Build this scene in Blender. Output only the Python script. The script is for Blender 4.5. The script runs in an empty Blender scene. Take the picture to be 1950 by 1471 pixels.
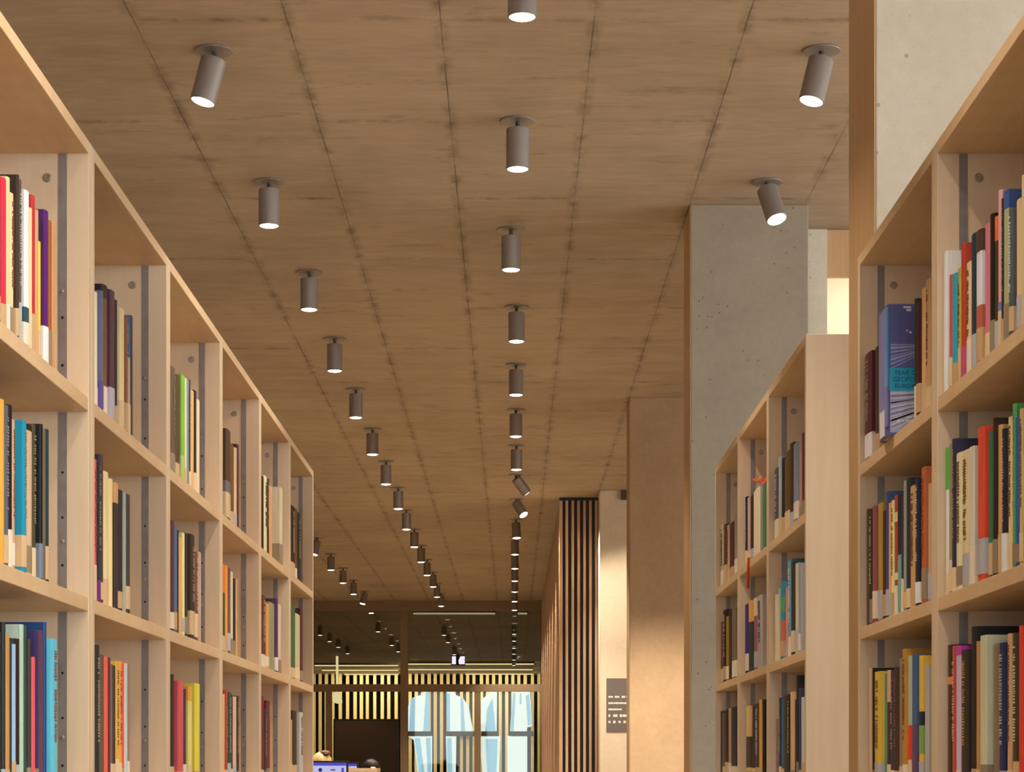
import bpy, bmesh, math, random
from mathutils import Vector, Matrix
random.seed(7)
scene = bpy.context.scene
COL = scene.collection
PI = math.pi

# ------------------------------------------------------------------ measures
# camera stands in the aisle at the origin, looking along +Y, eye 1.2 m high
F = 4061.0            # focal length in pixels of the 1950 px wide frame
VX, VY = 977.0, 1458.0
EYE = 1.2
A = 0.80              # half width of the aisle (bookcase fronts)
W = 0.90              # width of one bookcase
H = 2.6614            # ceiling above the eye
CEIL = EYE + H
TOP = EYE + 1.178     # top of the bookcases
SHELF = [EYE + .694, EYE + .317, EYE - .061, EYE - .440, EYE - .800]
DEPTH = 0.32
SIDE = 0.027
COLX = 0.841          # aisle side of the concrete columns

# ------------------------------------------------------------------ materials
def lin(h, k=1.0):
    h = h.lstrip('#')
    o = []
    for i in (0, 2, 4):
        c = int(h[i:i+2], 16) / 255.0
        c = c / 12.92 if c <= .04045 else ((c + .055) / 1.055) ** 2.4
        o.append(min(c * k, .9))
    return (*o, 1.0)

class NT:
    def __init__(s, name):
        s.m = bpy.data.materials.new(name)
        s.m.use_nodes = True
        s.t = s.m.node_tree
        s.b = s.t.nodes['Principled BSDF']
    def n(s, typ, **kw):
        nd = s.t.nodes.new(typ)
        for k, v in kw.items():
            if k.startswith('i_'):
                nd.inputs[k[2:].replace('_', ' ')].default_value = v
            else:
                setattr(nd, k, v)
        return nd
    def l(s, a, b):
        s.t.links.new(a, b)
    def coords(s, scale=(1, 1, 1), loc=(0, 0, 0), obj=True):
        tc = s.n('ShaderNodeTexCoord')
        mp = s.n('ShaderNodeMapping')
        mp.inputs['Scale'].default_value = scale
        mp.inputs['Location'].default_value = loc
        s.l(tc.outputs['Object' if obj else 'Generated'], mp.inputs['Vector'])
        return mp.outputs['Vector']
    def noise(s, vec, scale, detail=4, rough=.55):
        nd = s.n('ShaderNodeTexNoise')
        nd.inputs['Scale'].default_value = scale
        nd.inputs['Detail'].default_value = detail
        nd.inputs['Roughness'].default_value = rough
        s.l(vec, nd.inputs['Vector'])
        return nd.outputs['Fac']
    def ramp(s, fac, stops):
        r = s.n('ShaderNodeValToRGB')
        e = r.color_ramp.elements
        e[0].position, e[0].color = stops[0][0], stops[0][1]
        e[1].position, e[1].color = stops[-1][0], stops[-1][1]
        for p, c in stops[1:-1]:
            k = e.new(p); k.color = c
        s.l(fac, r.inputs['Fac'])
        return r.outputs['Color']
    def mix(s, fac, a, b, mode='MIX'):
        m = s.n('ShaderNodeMixRGB', blend_type=mode)
        for v, k in ((fac, 'Fac'), (a, 'Color1'), (b, 'Color2')):
            if isinstance(v, (int, float)):
                m.inputs[k].default_value = v
            elif isinstance(v, tuple):
                m.inputs[k].default_value = v
            else:
                s.l(v, m.inputs[k])
        return m.outputs['Color']
    def math(s, op, a, b=None):
        m = s.n('ShaderNodeMath', operation=op)
        for i, v in enumerate((a, b)):
            if v is None: continue
            if isinstance(v, (int, float)): m.inputs[i].default_value = v
            else: s.l(v, m.inputs[i])
        return m.outputs[0]
    def base(s, v, rough=.5, spec=.3, metal=0.0):
        if isinstance(v, tuple): s.b.inputs['Base Color'].default_value = v
        else: s.l(v, s.b.inputs['Base Color'])
        s.b.inputs['Roughness'].default_value = rough
        s.b.inputs['Specular IOR Level'].default_value = spec
        s.b.inputs['Metallic'].default_value = metal
        return s
    def bump(s, h, strength=.2, dist=.002):
        b = s.n('ShaderNodeBump')
        b.inputs['Strength'].default_value = strength
        b.inputs['Distance'].default_value = dist
        s.l(h, b.inputs['Height'])
        s.l(b.outputs['Normal'], s.b.inputs['Normal'])

def plain(name, hexc, rough=.5, spec=.3, metal=0.0, k=1.0, vary=.12, scale=30):
    t = NT(name)
    c = lin(hexc, k)
    v = t.coords()
    n = t.noise(v, scale, 3)
    d = tuple(x * (1 - vary) for x in c[:3]) + (1.0,)
    l_ = tuple(min(x * (1 + vary), .95) for x in c[:3]) + (1.0,)
    t.base(t.ramp(n, [(.3, d), (.7, l_)]), rough, spec, metal)
    return t.m

def emit(name, hexc, strength):
    t = NT(name)
    t.base((0, 0, 0, 1), .4)
    t.b.inputs['Emission Color'].default_value = lin(hexc)
    t.b.inputs['Emission Strength'].default_value = strength
    return t.m

def wood(name, light, dark, grain=(14, 14, 1.2), rough=.42, contrast=.5):
    t = NT(name)
    v = t.coords(grain)
    n1 = t.noise(v, 3.0, 4, .6)
    v2 = t.coords((2.2, 2.2, .7))
    n2 = t.noise(v2, 1.6, 3)
    # cathedral figure: noise warped rings
    w = t.n('ShaderNodeTexWave', wave_type='RINGS', rings_direction='Z')
    w.inputs['Scale'].default_value = 1.1
    w.inputs['Distortion'].default_value = 9.0
    w.inputs['Detail'].default_value = 3.0
    w.inputs['Detail Scale'].default_value = .8
    t.l(t.coords((3.0, 3.0, .8)), w.inputs['Vector'])
    a = t.ramp(n1, [(.25, lin(dark)), (.72, lin(light))])
    b = t.mix(.16, a, t.ramp(w.outputs['Fac'], [(.1, lin(dark)), (.8, lin(light))]))
    m = t.mix(.35, b, t.ramp(n2, [(.3, lin(dark)), (.7, lin(light))]))
    t.base(m, rough, .35)
    return t.m

M = {}
M['ply'] = wood('birch_plywood', '#e4cdb0', '#d8bc9a')
M['ply_shelf'] = wood('birch_plywood_board', '#e5c8a0', '#d5b084', (14, 1.2, 14))
M['lining'] = wood('oak_lining', '#c9a478', '#b58c5e', (20, 20, 1.0))
M['slat'] = wood('larch_slat', '#d6b08a', '#b48c66', (30, 30, 1.0))
M['steel'] = plain('brushed_rail_steel', '#8c8480', .4, .5, .25)
M['dark_hole'] = plain('dark_hole', '#1a1512', .8, .1)
M['zinc'] = plain('zinc_bolt', '#a7a095', .35, .5, .6)
M['lamp'] = plain('lamp_lacquer', '#8b8078', .42, .4, .25, vary=.04)
M['lamp_dark'] = plain('lamp_joint', '#4a423c', .4, .4, .3)
M['lens'] = emit('lamp_lens', '#fff0d8', 7.0)
M['lens_far'] = emit('lamp_lens_dim', '#ffe6bd', 2.2)
M['page'] = plain('paper_pages', '#e2d3b4', .8, .1, vary=.06, scale=200)
M['black'] = plain('black_lacquer', '#141210', .35, .4)
M['bronze'] = plain('bronze_frame', '#8c765c', .5, .3, .1, vary=.05)
M['gold_slat'] = plain('gilded_slat', '#cdb47c', .5, .3, .0)
M['screen_dark'] = plain('dark_screen', '#4a3426', .4, .2)
M['sign'] = plain('sign_panel', '#6a5f5a', .6, .2, vary=.03)
M['white_print'] = plain('white_print', '#f4ead8', .6, .2, vary=.02)
M['floor'] = wood('oak_floor', '#a8957a', '#8f7a5e', (1.0, 12, 12), .4)
M['plaster'] = plain('warm_plaster', '#e2cdb0', .85, .1, vary=.04, scale=3)
M['skin'] = plain('skin', '#e2a987', .55, .3, vary=.05)
M['blond'] = plain('blond_hair', '#e6bd80', .5, .4, vary=.2, scale=60)
M['chestnut'] = plain('chestnut_hair', '#8a5a34', .5, .4, vary=.2, scale=60)
M['brown_hair'] = plain('dark_hair', '#2a1a12', .5, .4, vary=.25, scale=60)
M['shirt'] = plain('navy_cotton', '#2c3448', .85, .1)
M['shirt2'] = plain('rust_cotton', '#8a4030', .85, .1)
M['trouser'] = plain('charcoal_cotton', '#2a2a2c', .85, .1)
M['ribbon'] = plain('orange_ribbon', '#e05a34', .6, .2)

def concrete(name, light, dark, pits=True, scale=1.0):
    t = NT(name)
    v = t.coords((1, 1, 1))
    n1 = t.noise(v, 2.2 * scale, 6, .62)
    n2 = t.noise(v, 26 * scale, 4, .6)
    c = t.mix(.35, t.ramp(n1, [(.3, lin(dark)), (.7, lin(light))]), t.ramp(n2, [(.3, lin(dark)), (.7, lin(light))]))
    if pits:
        vo = t.n('ShaderNodeTexVoronoi', feature='F1')
        vo.inputs['Scale'].default_value = 24
        t.l(v, vo.inputs['Vector'])
        gate = t.noise(v, 6.0, 2)
        r = t.math('MULTIPLY', t.math('LESS_THAN', vo.outputs['Distance'], .12), t.math('GREATER_THAN', gate, .51))
        r = t.math('MULTIPLY', r, .55)
        c = t.mix(r, c, tuple(x * .35 for x in lin(dark)[:3]) + (1.0,))
        sp = t.ramp(t.noise(v, 160, 2), [(.60, (0, 0, 0, 1)), (.70, (1, 1, 1, 1))])
        c = t.mix(t.math('MULTIPLY', sp, .22), c, tuple(x * .5 for x in lin(dark)[:3]) + (1.0,))
    t.base(c, .82, .2)
    t.bump(n2, .12, .003)
    return t.m
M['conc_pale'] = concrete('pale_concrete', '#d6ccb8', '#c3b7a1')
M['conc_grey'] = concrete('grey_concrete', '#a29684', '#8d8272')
M['conc_brown_shade'] = concrete('brown_shade_concrete', '#bd9f7e', '#a88a68', pits=False)  # brownish tone, darkened further to carry the shade on the column's upper face
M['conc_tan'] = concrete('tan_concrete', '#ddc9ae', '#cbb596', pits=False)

def ceiling_mat():
    t = NT('board_marked_concrete')
    v = t.coords((1, 1, 1))
    # streaks across the room, panel tone, stains
    s1 = t.noise(t.coords((1.3, 5.5, 1)), 1.0, 5, .68)
    s2 = t.noise(t.coords((7, 30, 1)), 1.0, 4, .65)
    big = t.noise(t.coords((.9, .5, 1)), 1.0, 4, .6)
    lt, dk = lin('#bfab92'), lin('#93826c')
    c = t.mix(.45, t.ramp(s1, [(.28, dk), (.70, lt)]), t.ramp(s2, [(.28, dk), (.7, lt)]))
    c = t.mix(.40, c, t.ramp(big, [(.3, lin('#90806c')), (.7, lin('#c6b299'))]))
    # formwork panels: brick pattern, courses run along Y
    tc = t.n('ShaderNodeTexCoord')
    sep = t.n('ShaderNodeSeparateXYZ'); t.l(tc.outputs['Object'], sep.inputs[0])
    comb = t.n('ShaderNodeCombineXYZ')
    wob = t.noise(v, 5.0, 3)
    xw = t.math('ADD', sep.outputs['X'], t.math('MULTIPLY', t.math('SUBTRACT', wob, .5), .005))
    t.l(t.math('ADD', sep.outputs['Y'], 60.79), comb.inputs['X'])
    t.l(t.math('ADD', xw, .259 + .548 * 20), comb.inputs['Y'])
    br = t.n('ShaderNodeTexBrick')
    br.offset = .5; br.squash = 1.0
    br.inputs['Scale'].default_value = 1.0
    br.inputs['Brick Width'].default_value = 2.4
    br.inputs['Row Height'].default_value = .548
    br.inputs['Mortar Size'].default_value = .004
    br.inputs['Mortar Smooth'].default_value = .25
    br.inputs['Bias'].default_value = 0.0
    br.inputs['Color1'].default_value = (.96, .96, .96, 1)
    br.inputs['Color2'].default_value = (1.03, 1.03, 1.03, 1)
    br.inputs['Mortar'].default_value = (1, 1, 1, 1)
    t.l(comb.outputs[0], br.inputs['Vector'])
    c = t.mix(1.0, c, br.outputs['Color'], 'MULTIPLY')
    keep = t.ramp(t.noise(t.coords((4, 2.2, 1)), 1.0, 5, .65), [(.36, (0.12, 0.12, 0.12, 1)), (.60, (1, 1, 1, 1))])
    c = t.mix(t.math('MULTIPLY', br.outputs['Fac'], t.math('MULTIPLY', keep, .34)), c, lin('#3a2818'))
    fr = t.math('ABSOLUTE', t.math('SUBTRACT', t.math('FRACT', t.math('ADD', t.math('DIVIDE', t.math('ADD', xw, .259), .548), 20.5)), .5))
    ln = t.math('MAXIMUM', t.math('SUBTRACT', 1.0, t.math('DIVIDE', fr, .0062)), 0.0)
    c = t.mix(t.math('MULTIPLY', ln, t.math('MULTIPLY', keep, .65)), c, lin('#32221a'))
    # smears beside the joints
    sm = t.n('ShaderNodeTexBrick')
    sm.offset = .5
    for k, x in (('Scale', 1.0), ('Brick Width', 2.4), ('Row Height', .548), ('Mortar Size', .045), ('Mortar Smooth', 1.0)):
        sm.inputs[k].default_value = x
    t.l(comb.outputs[0], sm.inputs['Vector'])
    blot = t.ramp(t.noise(t.coords((7, 5, 1)), 1.0, 4, .7), [(.44, (0, 0, 0, 1)), (.68, (1, 1, 1, 1))])
    c = t.mix(t.math('MULTIPLY', t.math('MULTIPLY', sm.outputs['Fac'], blot), .62), c, lin('#4a3724'))
    st = t.ramp(t.noise(t.coords((2.6, 6.0, 1), (3, 5, 0)), 1.0, 4, .7), [(.60, (0, 0, 0, 1)), (.80, (1, 1, 1, 1))])
    c = t.mix(t.math('MULTIPLY', st, .6), c, lin('#5a432b'))
    t.base(c, .72, .25)
    t.bump(s2, .10, .003)
    return t.m
M['ceiling'] = ceiling_mat()

def glass_mat():
    t = NT('tinted_glass')
    for nd in list(t.t.nodes):
        if nd.type != 'OUTPUT_MATERIAL': t.t.nodes.remove(nd)
    out = [n for n in t.t.nodes if n.type == 'OUTPUT_MATERIAL'][0]
    tr = t.n('ShaderNodeBsdfTransparent'); tr.inputs['Color'].default_value = (.86, .86, .80, 1)
    gl = t.n('ShaderNodeBsdfGlossy'); gl.inputs['Roughness'].default_value = .02
    mx = t.n('ShaderNodeMixShader'); mx.inputs['Fac'].default_value = .02
    t.l(tr.outputs[0], mx.inputs[1]); t.l(gl.outputs[0], mx.inputs[2]); t.l(mx.outputs[0], out.inputs['Surface'])
    return t.m
M['glass'] = glass_mat()

BOOKK = 1.25
_bm = {}
def bookmat(h):
    if h not in _bm:
        t = NT('cloth_' + h.lstrip('#'))
        c = lin(h, BOOKK)
        n = t.noise(t.coords((60, 60, 6)), 1.0, 4)
        d = tuple(x * .86 for x in c[:3]) + (1.0,)
        l_ = tuple(min(x * 1.12, .92) for x in c[:3]) + (1.0,)
        t.base(t.ramp(n, [(.3, d), (.7, l_)]), .45, .35)
        _bm[h] = t.m
    return _bm[h]

# ------------------------------------------------------------------ mesh helpers
class MB:
    def __init__(s): s.v, s.f, s.smooth = [], [], False
    def box(s, x0, x1, y0, y1, z0, z1):
        x0, x1 = min(x0, x1), max(x0, x1); y0, y1 = min(y0, y1), max(y0, y1); z0, z1 = min(z0, z1), max(z0, z1)
        i = len(s.v)
        s.v += [(x0, y0, z0), (x1, y0, z0), (x1, y1, z0), (x0, y1, z0), (x0, y0, z1), (x1, y0, z1), (x1, y1, z1), (x0, y1, z1)]
        s.f += [(i, i+3, i+2, i+1), (i+4, i+5, i+6, i+7), (i, i+1, i+5, i+4), (i+1, i+2, i+6, i+5), (i+2, i+3, i+7, i+6), (i+3, i, i+4, i+7)]
        return s
    def prism(s, poly, axis, a, b):
        """extrude a closed 2-D polygon along an axis ('x','y','z') from a to b"""
        def put(p, h):
            return {'x': (h, p[0], p[1]), 'y': (p[0], h, p[1]), 'z': (p[0], p[1], h)}[axis]
        i, n = len(s.v), len(poly)
        s.v += [put(p, a) for p in poly] + [put(p, b) for p in poly]
        s.f += [tuple(range(i, i + n)), tuple(reversed(range(i + n, i + 2 * n)))]
        for k in range(n):
            q = (k + 1) % n
            s.f.append((i + k, i + n + k, i + n + q, i + q))
        return s
    def lathe(s, prof, seg=28, mat=None, cap=True):
        """revolve (r, z) profile about z"""
        i, n = len(s.v), len(prof)
        for k in range(seg):
            a = 2 * PI * k / seg
            for r, z in prof:
                p = Vector((r * math.cos(a), r * math.sin(a), z))
                if mat is not None: p = mat @ p
                s.v.append(tuple(p))
        for k in range(seg):
            q = (k + 1) % seg
            for j in range(n - 1):
                s.f.append((i + k*n + j, i + q*n + j, i + q*n + j + 1, i + k*n + j + 1))
        if cap:
            s.f.append(tuple(i + k*n for k in reversed(range(seg))))
            s.f.append(tuple(i + k*n + n - 1 for k in range(seg)))
        return s
    def build(s, name, mat, parent=None, loc=(0, 0, 0), smooth=None, bevel=0.0):
        me = bpy.data.meshes.new(name)
        me.from_pydata(s.v, [], s.f)
        b = bmesh.new(); b.from_mesh(me)
        bmesh.ops.recalc_face_normals(b, faces=b.faces)
        b.to_mesh(me); b.free()
        me.materials.append(mat)
        if smooth:
            for p in me.polygons: p.use_smooth = True
            me.set_sharp_from_angle(angle=math.radians(smooth))
        o = bpy.data.objects.new(name, me)
        COL.objects.link(o)
        o.location = loc
        if parent is not None: o.parent = parent
        if bevel:
            m = o.modifiers.new('edge', 'BEVEL'); m.width = bevel; m.segments = 2; m.limit_method = 'ANGLE'
        return o

def B(*a): return MB().box(*a)

def tag(o, label=None, cat=None, group=None, kind=None):
    if label: o['label'] = label
    if cat: o['category'] = cat
    if group: o['group'] = group
    if kind: o['kind'] = kind
    return o

def empty(name, loc=(0, 0, 0)):
    o = bpy.data.objects.new(name, None)
    o.empty_display_size = .05
    COL.objects.link(o); o.location = loc
    return o

def thing(name, label, cat, loc=(0, 0, 0), group=None, kind=None):
    return tag(empty(name, loc), label, cat, group, kind)

def struct(o, label=None, cat=None):
    return tag(o, label, cat, kind='structure')

# ------------------------------------------------------------------ the setting
FARY = 62.0
struct(B(-9, 9, -9, 66, -.2, 0).build('floor', M['floor']), 'warm oak floor of the library hall below the frame', 'floor')
struct(B(-9, 9, -9, 66, CEIL, CEIL + .3).build('ceiling', M['ceiling']), 'tan board marked concrete ceiling with dark panel joints', 'ceiling')
struct(B(-9.2, -9, -9, 66, 0, CEIL).build('wall_left', M['plaster']), 'plain plaster wall far behind the bookcases', 'wall')
struct(B(9, 9.2, 12.6, 66, 0, CEIL).build('wall_right', M['plaster']), 'plain plaster wall far behind the columns', 'wall')
struct(B(-9, -3.6, -9.2, -9, 0, CEIL).build('wall_rear_blocker', M['plaster']), 'unseen plaster wall behind the camera, added to block reflections in the glass', 'wall')  # out of view, added to keep the bright open end from reflecting in the glass
struct(B(-9, 9, 66, 66.2, 0, CEIL).build('wall_back', M['black']), 'dark end wall behind the gilded slats', 'wall')

# concrete columns along the right of the aisle, each with a timber lining on its aisle face
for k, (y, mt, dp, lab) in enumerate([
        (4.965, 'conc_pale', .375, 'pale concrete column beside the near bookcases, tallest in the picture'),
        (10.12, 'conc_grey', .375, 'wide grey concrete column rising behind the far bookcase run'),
        (15.42, 'conc_brown_shade', .375, 'brown shaded concrete column half hidden behind the grey one'),
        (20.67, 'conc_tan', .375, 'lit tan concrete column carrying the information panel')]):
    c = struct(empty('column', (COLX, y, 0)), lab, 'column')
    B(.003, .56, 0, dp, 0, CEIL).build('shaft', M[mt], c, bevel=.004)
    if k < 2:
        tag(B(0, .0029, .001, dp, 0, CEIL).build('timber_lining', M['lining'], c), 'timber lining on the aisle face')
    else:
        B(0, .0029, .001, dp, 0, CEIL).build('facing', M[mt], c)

# wall return, bulkhead and bright side room behind the grey column
struct(B(1.30, 1.559, 10.585, 10.80, 0, CEIL).build('wall_return', M['conc_pale']), 'narrow pale concrete wall end just behind the grey column', 'wall')
struct(B(1.561, 4.2, 10.60, 10.64, EYE + 2.43, CEIL).build('trim_1', M['lining']), 'timber bulkhead over the bright opening', 'bulkhead')
struct(B(1.3, 5.0, 11.3, 11.4, 0, CEIL).build('wall_side_room', M['plaster']), 'bright cream wall seen through the opening', 'wall')

# ------------------------------------------------------------------ bookcases
def bookcase(s, y0, label, group, w=W, right_end=False):
    """s = -1 left of the aisle, +1 right; front at |x| = A"""
    r = thing('bookcase', label, 'bookcase', (s * A, y0, 0), group)
    w -= .002
    def bx(u0, u1, v0, v1, z0, z1): return B(s * u0, s * u1, v0, v1, z0, z1)
    for v in (0, w - SIDE):
        bx(0, DEPTH, v, v + SIDE, 0, TOP).build('side_panel', M['ply'], r, bevel=.0012)
    bx(0, DEPTH, SIDE, w - SIDE, TOP - .024, TOP).build('top_panel', M['ply_shelf'], r, bevel=.0012)
    for z in SHELF:
        bx(0.001, DEPTH - .008, SIDE, w - SIDE, z - .027, z).build('shelf', M['ply_shelf'], r, bevel=.0012)
    bx(DEPTH - .008, DEPTH, SIDE, w - SIDE, .08, TOP - .024).build('back_panel', M['ply'], r)
    bx(.03, .05, SIDE, w - SIDE, 0, .08).build('plinth', M['ply'], r)
    zs = [TOP - .024] + SHELF
    for side, v in ((0, SIDE), (1, w - SIDE)):
        d = 1 if side == 0 else -1
        rail = bx(.041, .057, v, v + d * .0018, SHELF[-1], TOP - .024)
        # one rail per tier, so the shelves do not cut it
        rail = MB()
        for hi, lo in zip(zs[:4], [z for z in zs[1:5]]):
            top = hi - (0 if hi == zs[0] else .027)
            rail.box(s * .041, s * .057, v, v + d * .0018, lo + .001, top - .001)
        ro = rail.build('metal_rail', M['steel'], r)
        if side == 1:
            for ti in range(3):
                lo = zs[ti + 1]
                rnd = random.Random(int(y0 * 100) + ti)
                for dz in (.06, .15, .235):
                    if ti == 0 and dz > .2: continue
                    hb = MB().lathe([(.0022, 0), (.0022, .0012)], 10, Matrix.Translation((s * .049, v - .0018, lo + dz)) @ Matrix.Rotation(PI/2, 4, 'X'))
                    hb.build('rail_hole', M['dark_hole'], ro)
                sb = MB().lathe([(.0034, 0), (.0034, .0014), (.0018, .0022)], 12, Matrix.Translation((s * (.049 if ti else .05), v - .0018, lo + (.20 if ti == 0 else .105 + .02 * rnd.random()))) @ Matrix.Rotation(PI/2, 4, 'X'))
                sb.build('rail_screw', M['zinc'], ro)
            bb = MB().lathe([(.0085, 0), (.0085, .0025), (.0068, .0040), (.0042, .0040), (.0040, .0015)], 18, Matrix.Translation((s * .078, v, TOP - .070)) @ Matrix.Rotation(PI/2, 4, 'X'))
            bb.build('joint_bolt', M['zinc'], r, smooth=40)
    return r

LEFT_BAY = ['nearest', 'second', 'third', 'fourth', 'fifth', 'farthest']
GL = 'bookcases in the left hand run'
for k in range(6):
    bookcase(-1, (3.5 + k) * W, ['birch bookcase nearest the camera in the left run, sky blue book on its third shelf',
        'second birch bookcase of the left run, red and cream books on its middle shelf',
        'third birch bookcase of the left run, bright green book on its top shelf',
        'fourth birch bookcase of the left run, orange topped book on its middle shelf',
        'fifth birch bookcase of the left run, purple book on its middle shelf',
        'last birch bookcase of the left run, dark green book on its middle shelf'][k], GL)
GR = 'bookcases of the near run beside the pale column'
bookcase(1, 3.5 * W, 'birch bookcase nearest the camera on the right, red orange book on its middle shelf', GR)
bookcase(1, 4.5 * W, 'birch bookcase against the pale column, violet face-out book on its top shelf', GR)
GF = 'bookcases of the far run before the grey column'
FY = [6.47 * W, 7.45 * W, 8.42 * W]
bookcase(1, FY[0], 'birch bookcase with the bare end panel, nearest of the far run', GF, FY[1] - FY[0])
bookcase(1, FY[1], 'middle birch bookcase of the far run, thick cream book on its top shelf', GF, FY[2] - FY[1])
bookcase(1, FY[2], 'last birch bookcase of the far run, touching the grey column edge', GF, 9.38 * W - FY[2])

# ------------------------------------------------------------------ books
# one line per book: near edge px, far edge px, top px, colour, words | options
# options: f=share of the width that is front cover, b=from:to:colour band, t=colour of spine lettering, n = no shelf mark, l=colour of shelf mark
BOOKS = {}
def data(key, text): BOOKS[key] = [l.strip() for l in text.strip().splitlines() if l.strip()]
data('L11', '''
-22 -8 372 #8a8078 grey book at the near end | n
-8 5 383 #26383f dark teal book beside the red one
5 15 337 #c9283f crimson book
15 21 336 #d9bf92 tall cream book next to the crimson
21 28 366 #d6bd8e shorter cream book
28 36 333 #33281d blackish brown book | f=.6
36 44 339 #54483a taupe book with worn spine
44 58 361 #d3dae6 pale blue-white book | f=.4 b=.14:.26:#2a4a50
58 63 395 #d8bd94 short cream book
63 69 371 #ad3030 slim brick red book
69 73.5 400 #c39a70 tan booklet
73.5 79 416 #ecbe28 yellow booklet with black head | b=.84:1:#1c1a14
79 95 399 #4f1764 vivid purple book | f=.5 l=#e8e4ea
95 101 419 #94582e brown booklet beside the purple book
101 106 422 #c48c56 tan booklet closest to the steel rail | n
''')
data('L12', '''
-24 -8 775 #b0a48c stone grey book at the near end | n
-8 11 759 #e2a243 large golden yellow book | f=.5
11 18.5 771 #5c5a62 mottled grey book | t=#8a8890
18.5 25 771 #16120f slim black book beside the mottled grey
25 30 799 #c49c7c pinkish tan booklet
30 53 801 #1788a8 thick teal book | f=.7
53 64 807 #c8aa8c tan book beside the teal | b=.96:1:#1a1410
64 70 808 #4a4630 dark olive book
70 83 808 #100f0f wide black book | f=.6 l=#6a7484
83 89 816 #6c6152 grey-brown book
89 95.5 817 #243740 dark blue-green book last in the row
''')
data('L13', '''
-22 -8 1206 #3a4a44 grey-green book at the near end | n
-8 6 1203 #1e2e26 very dark green book
6 11 1186 #15120f tall black book
11 21 1209 #ba8c4c mustard tan book
21 23 1216 #1a1a20 thin black booklet
23 32 1218 #90b2d2 pale blue book with dark boards | f=.3 b=.97:1:#20242c
32 40 1217 #2c1e18 dark brown book
40 47 1190 #a9bfb0 grey-green book with pale cover | f=.2
47 53 1191 #30503f bottle green book
53 60 1218 #261a1a black-brown book
60 69 1252 #e25660 short coral red book | f=.4
69 76 1202 #342c5e deep violet book
76 85 1201 #5c3c54 plum book
85 90 1186 #1d3e74 tall navy book
90 112 1217 #5cbcd6 sky blue book | f=.45 l=#e8e8e4
''')
data('L21', '''
183 187 556 #ded2b8 thin cream booklet at the near end
187 198.5 541 #5e607c slate blue book | f=.6 b=.95:1:#1a1418 l=#5a4a8a
198.5 207 541 #6c4828 brown book with dark head | b=.9:1:#1c1210
207 221 551 #4c223c wide plum book | f=.4 l=#a8a0b0
221 225 571 #2c1814 black-brown booklet beside the plum
225 239 586 #dac494 thick cream book | f=.4
241 245 603 #7c4c2e slim chestnut booklet
245 250 601 #a89c8c grey booklet with blue upper half | b=.66:1:#1f4f86
250 254 601 #3a2a20 dark brown booklet last in the row
''')
data('L22', '''
180 186 874 #da4a42 bright red book
186 193 866 #262b3c tall navy book | f=.5 l=#6a2a74
193 198.5 866 #3c2a20 dark brown book beside the navy
198.5 209 897 #dac290 tall cream book
209 216 912 #dec690 shorter cream book
216 227 919 #2c1f1a black book with tan head | b=.84:1:#c09060 f=.4
227 236 932 #1e1715 plain black book
236 240 939 #9ca294 pale grey booklet
240 250 941 #33302f charcoal book last in the row | f=.3
''')
data('L23', '''
181 192 1229 #16191d tall black book | f=.3
192 201 1247 #5c4838 earth brown book
201 208 1251 #da5a42 coral book
208 212 1253 #5c1e2a burgundy booklet
212 215.5 1266 #6c5c52 grey-brown booklet
215.5 222 1268 #3c2616 short dark brown book
222 228 1260 #caa242 ochre yellow book
228 234 1260 #f09444 light orange book
234 238 1261 #e2522a red orange book
238 245 1264 #bac2c8 pale blue-grey book
245 248 1266 #8c6c5a pinkish brown booklet last in the row
''')
data('L31', '''
324 336 697 #5c4e3e mottled grey-brown book | f=.3 t=#8a7a62
336 344 712 #4c3a2a dark brown book
344 354 713 #7eae34 bright green book | f=.3 l=#a8b870
354 357 720 #cad2a4 pale lime booklet
357 361 723 #7282a4 grey-blue booklet
361 364 723 #3c2c22 dark booklet between blue and tan
364 371 742 #daaa72 light tan book
371 376 743 #17130e black book
376 382 760 #e2c6a4 short cream booklet | n
''')
data('L32', '''
323 334 991 #4c2c2e dark maroon book | f=.4
334 339 1001 #4c628c steel blue book
339 340.5 1010 #2a2018 thin dark booklet | n
340.5 349 1023 #daa464 light orange tan book | n
349 353 1015 #ead094 cream booklet
353 359 1015 #2e261a blackish book
359 373 1017 #32261c dark brown book with gilt lettering | f=.4 t=#a8865a
373 379 1051 #6c4642 short rosewood book
379 385 1051 #b89a8a pinkish grey booklet covering the rail | n
''')
data('L33', '''
324 334 1284 #261c16 black-brown book
334 352 1297 #ca525c wide rose red book | f=.3
352 355.5 1313 #4c2a32 dark plum booklet
355.5 368 1308 #f0ce76 pale yellow book | f=.4 b=.86:1:#e8a040
368 383 1302 #eaca44 bright lemon yellow book | f=.35
''')
data('L41', '''
424 441 816 #4c3622 thick dark brown book with grey foot | f=.5 b=.08:.42:#6a6468
441 447 845 #6c4c22 ochre brown book
447 452.5 852 #d0b294 cream book
452.5 456.5 846 #521a2a maroon booklet
''')
data('L42', '''
423 431 1074 #3c4622 moss green book with orange head | b=.68:1:#e87028
431 435 1077 #ea9232 slim orange book
435 441 1081 #6c3c52 mauve plum book
441 445 1089 #cabc94 cream booklet
445 450 1102 #20262e short navy book
450 453 1104 #ca9a6a tan booklet last in the row | n
''')
data('L43', '''
423 430 1322 #d8a274 light tan book
430 435 1315 #a23c22 red brown book
435 441 1319 #204440 dark green book
441 445 1323 #4c3c36 dark grey-brown book
445 452 1327 #caaa9c pinkish cream book
452 457 1326 #421a1a dark maroon booklet
''')
data('L51', '''
498 504 905 #0e0c0a black book at the near end
504 510 905 #dacaa4 cream book
510 514 911 #2e221a dark booklet
514 520 925 #ca9a6a tan book
520 540 928 #c6baa0 wide whitish book standing cover out | f=.72
''')
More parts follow.
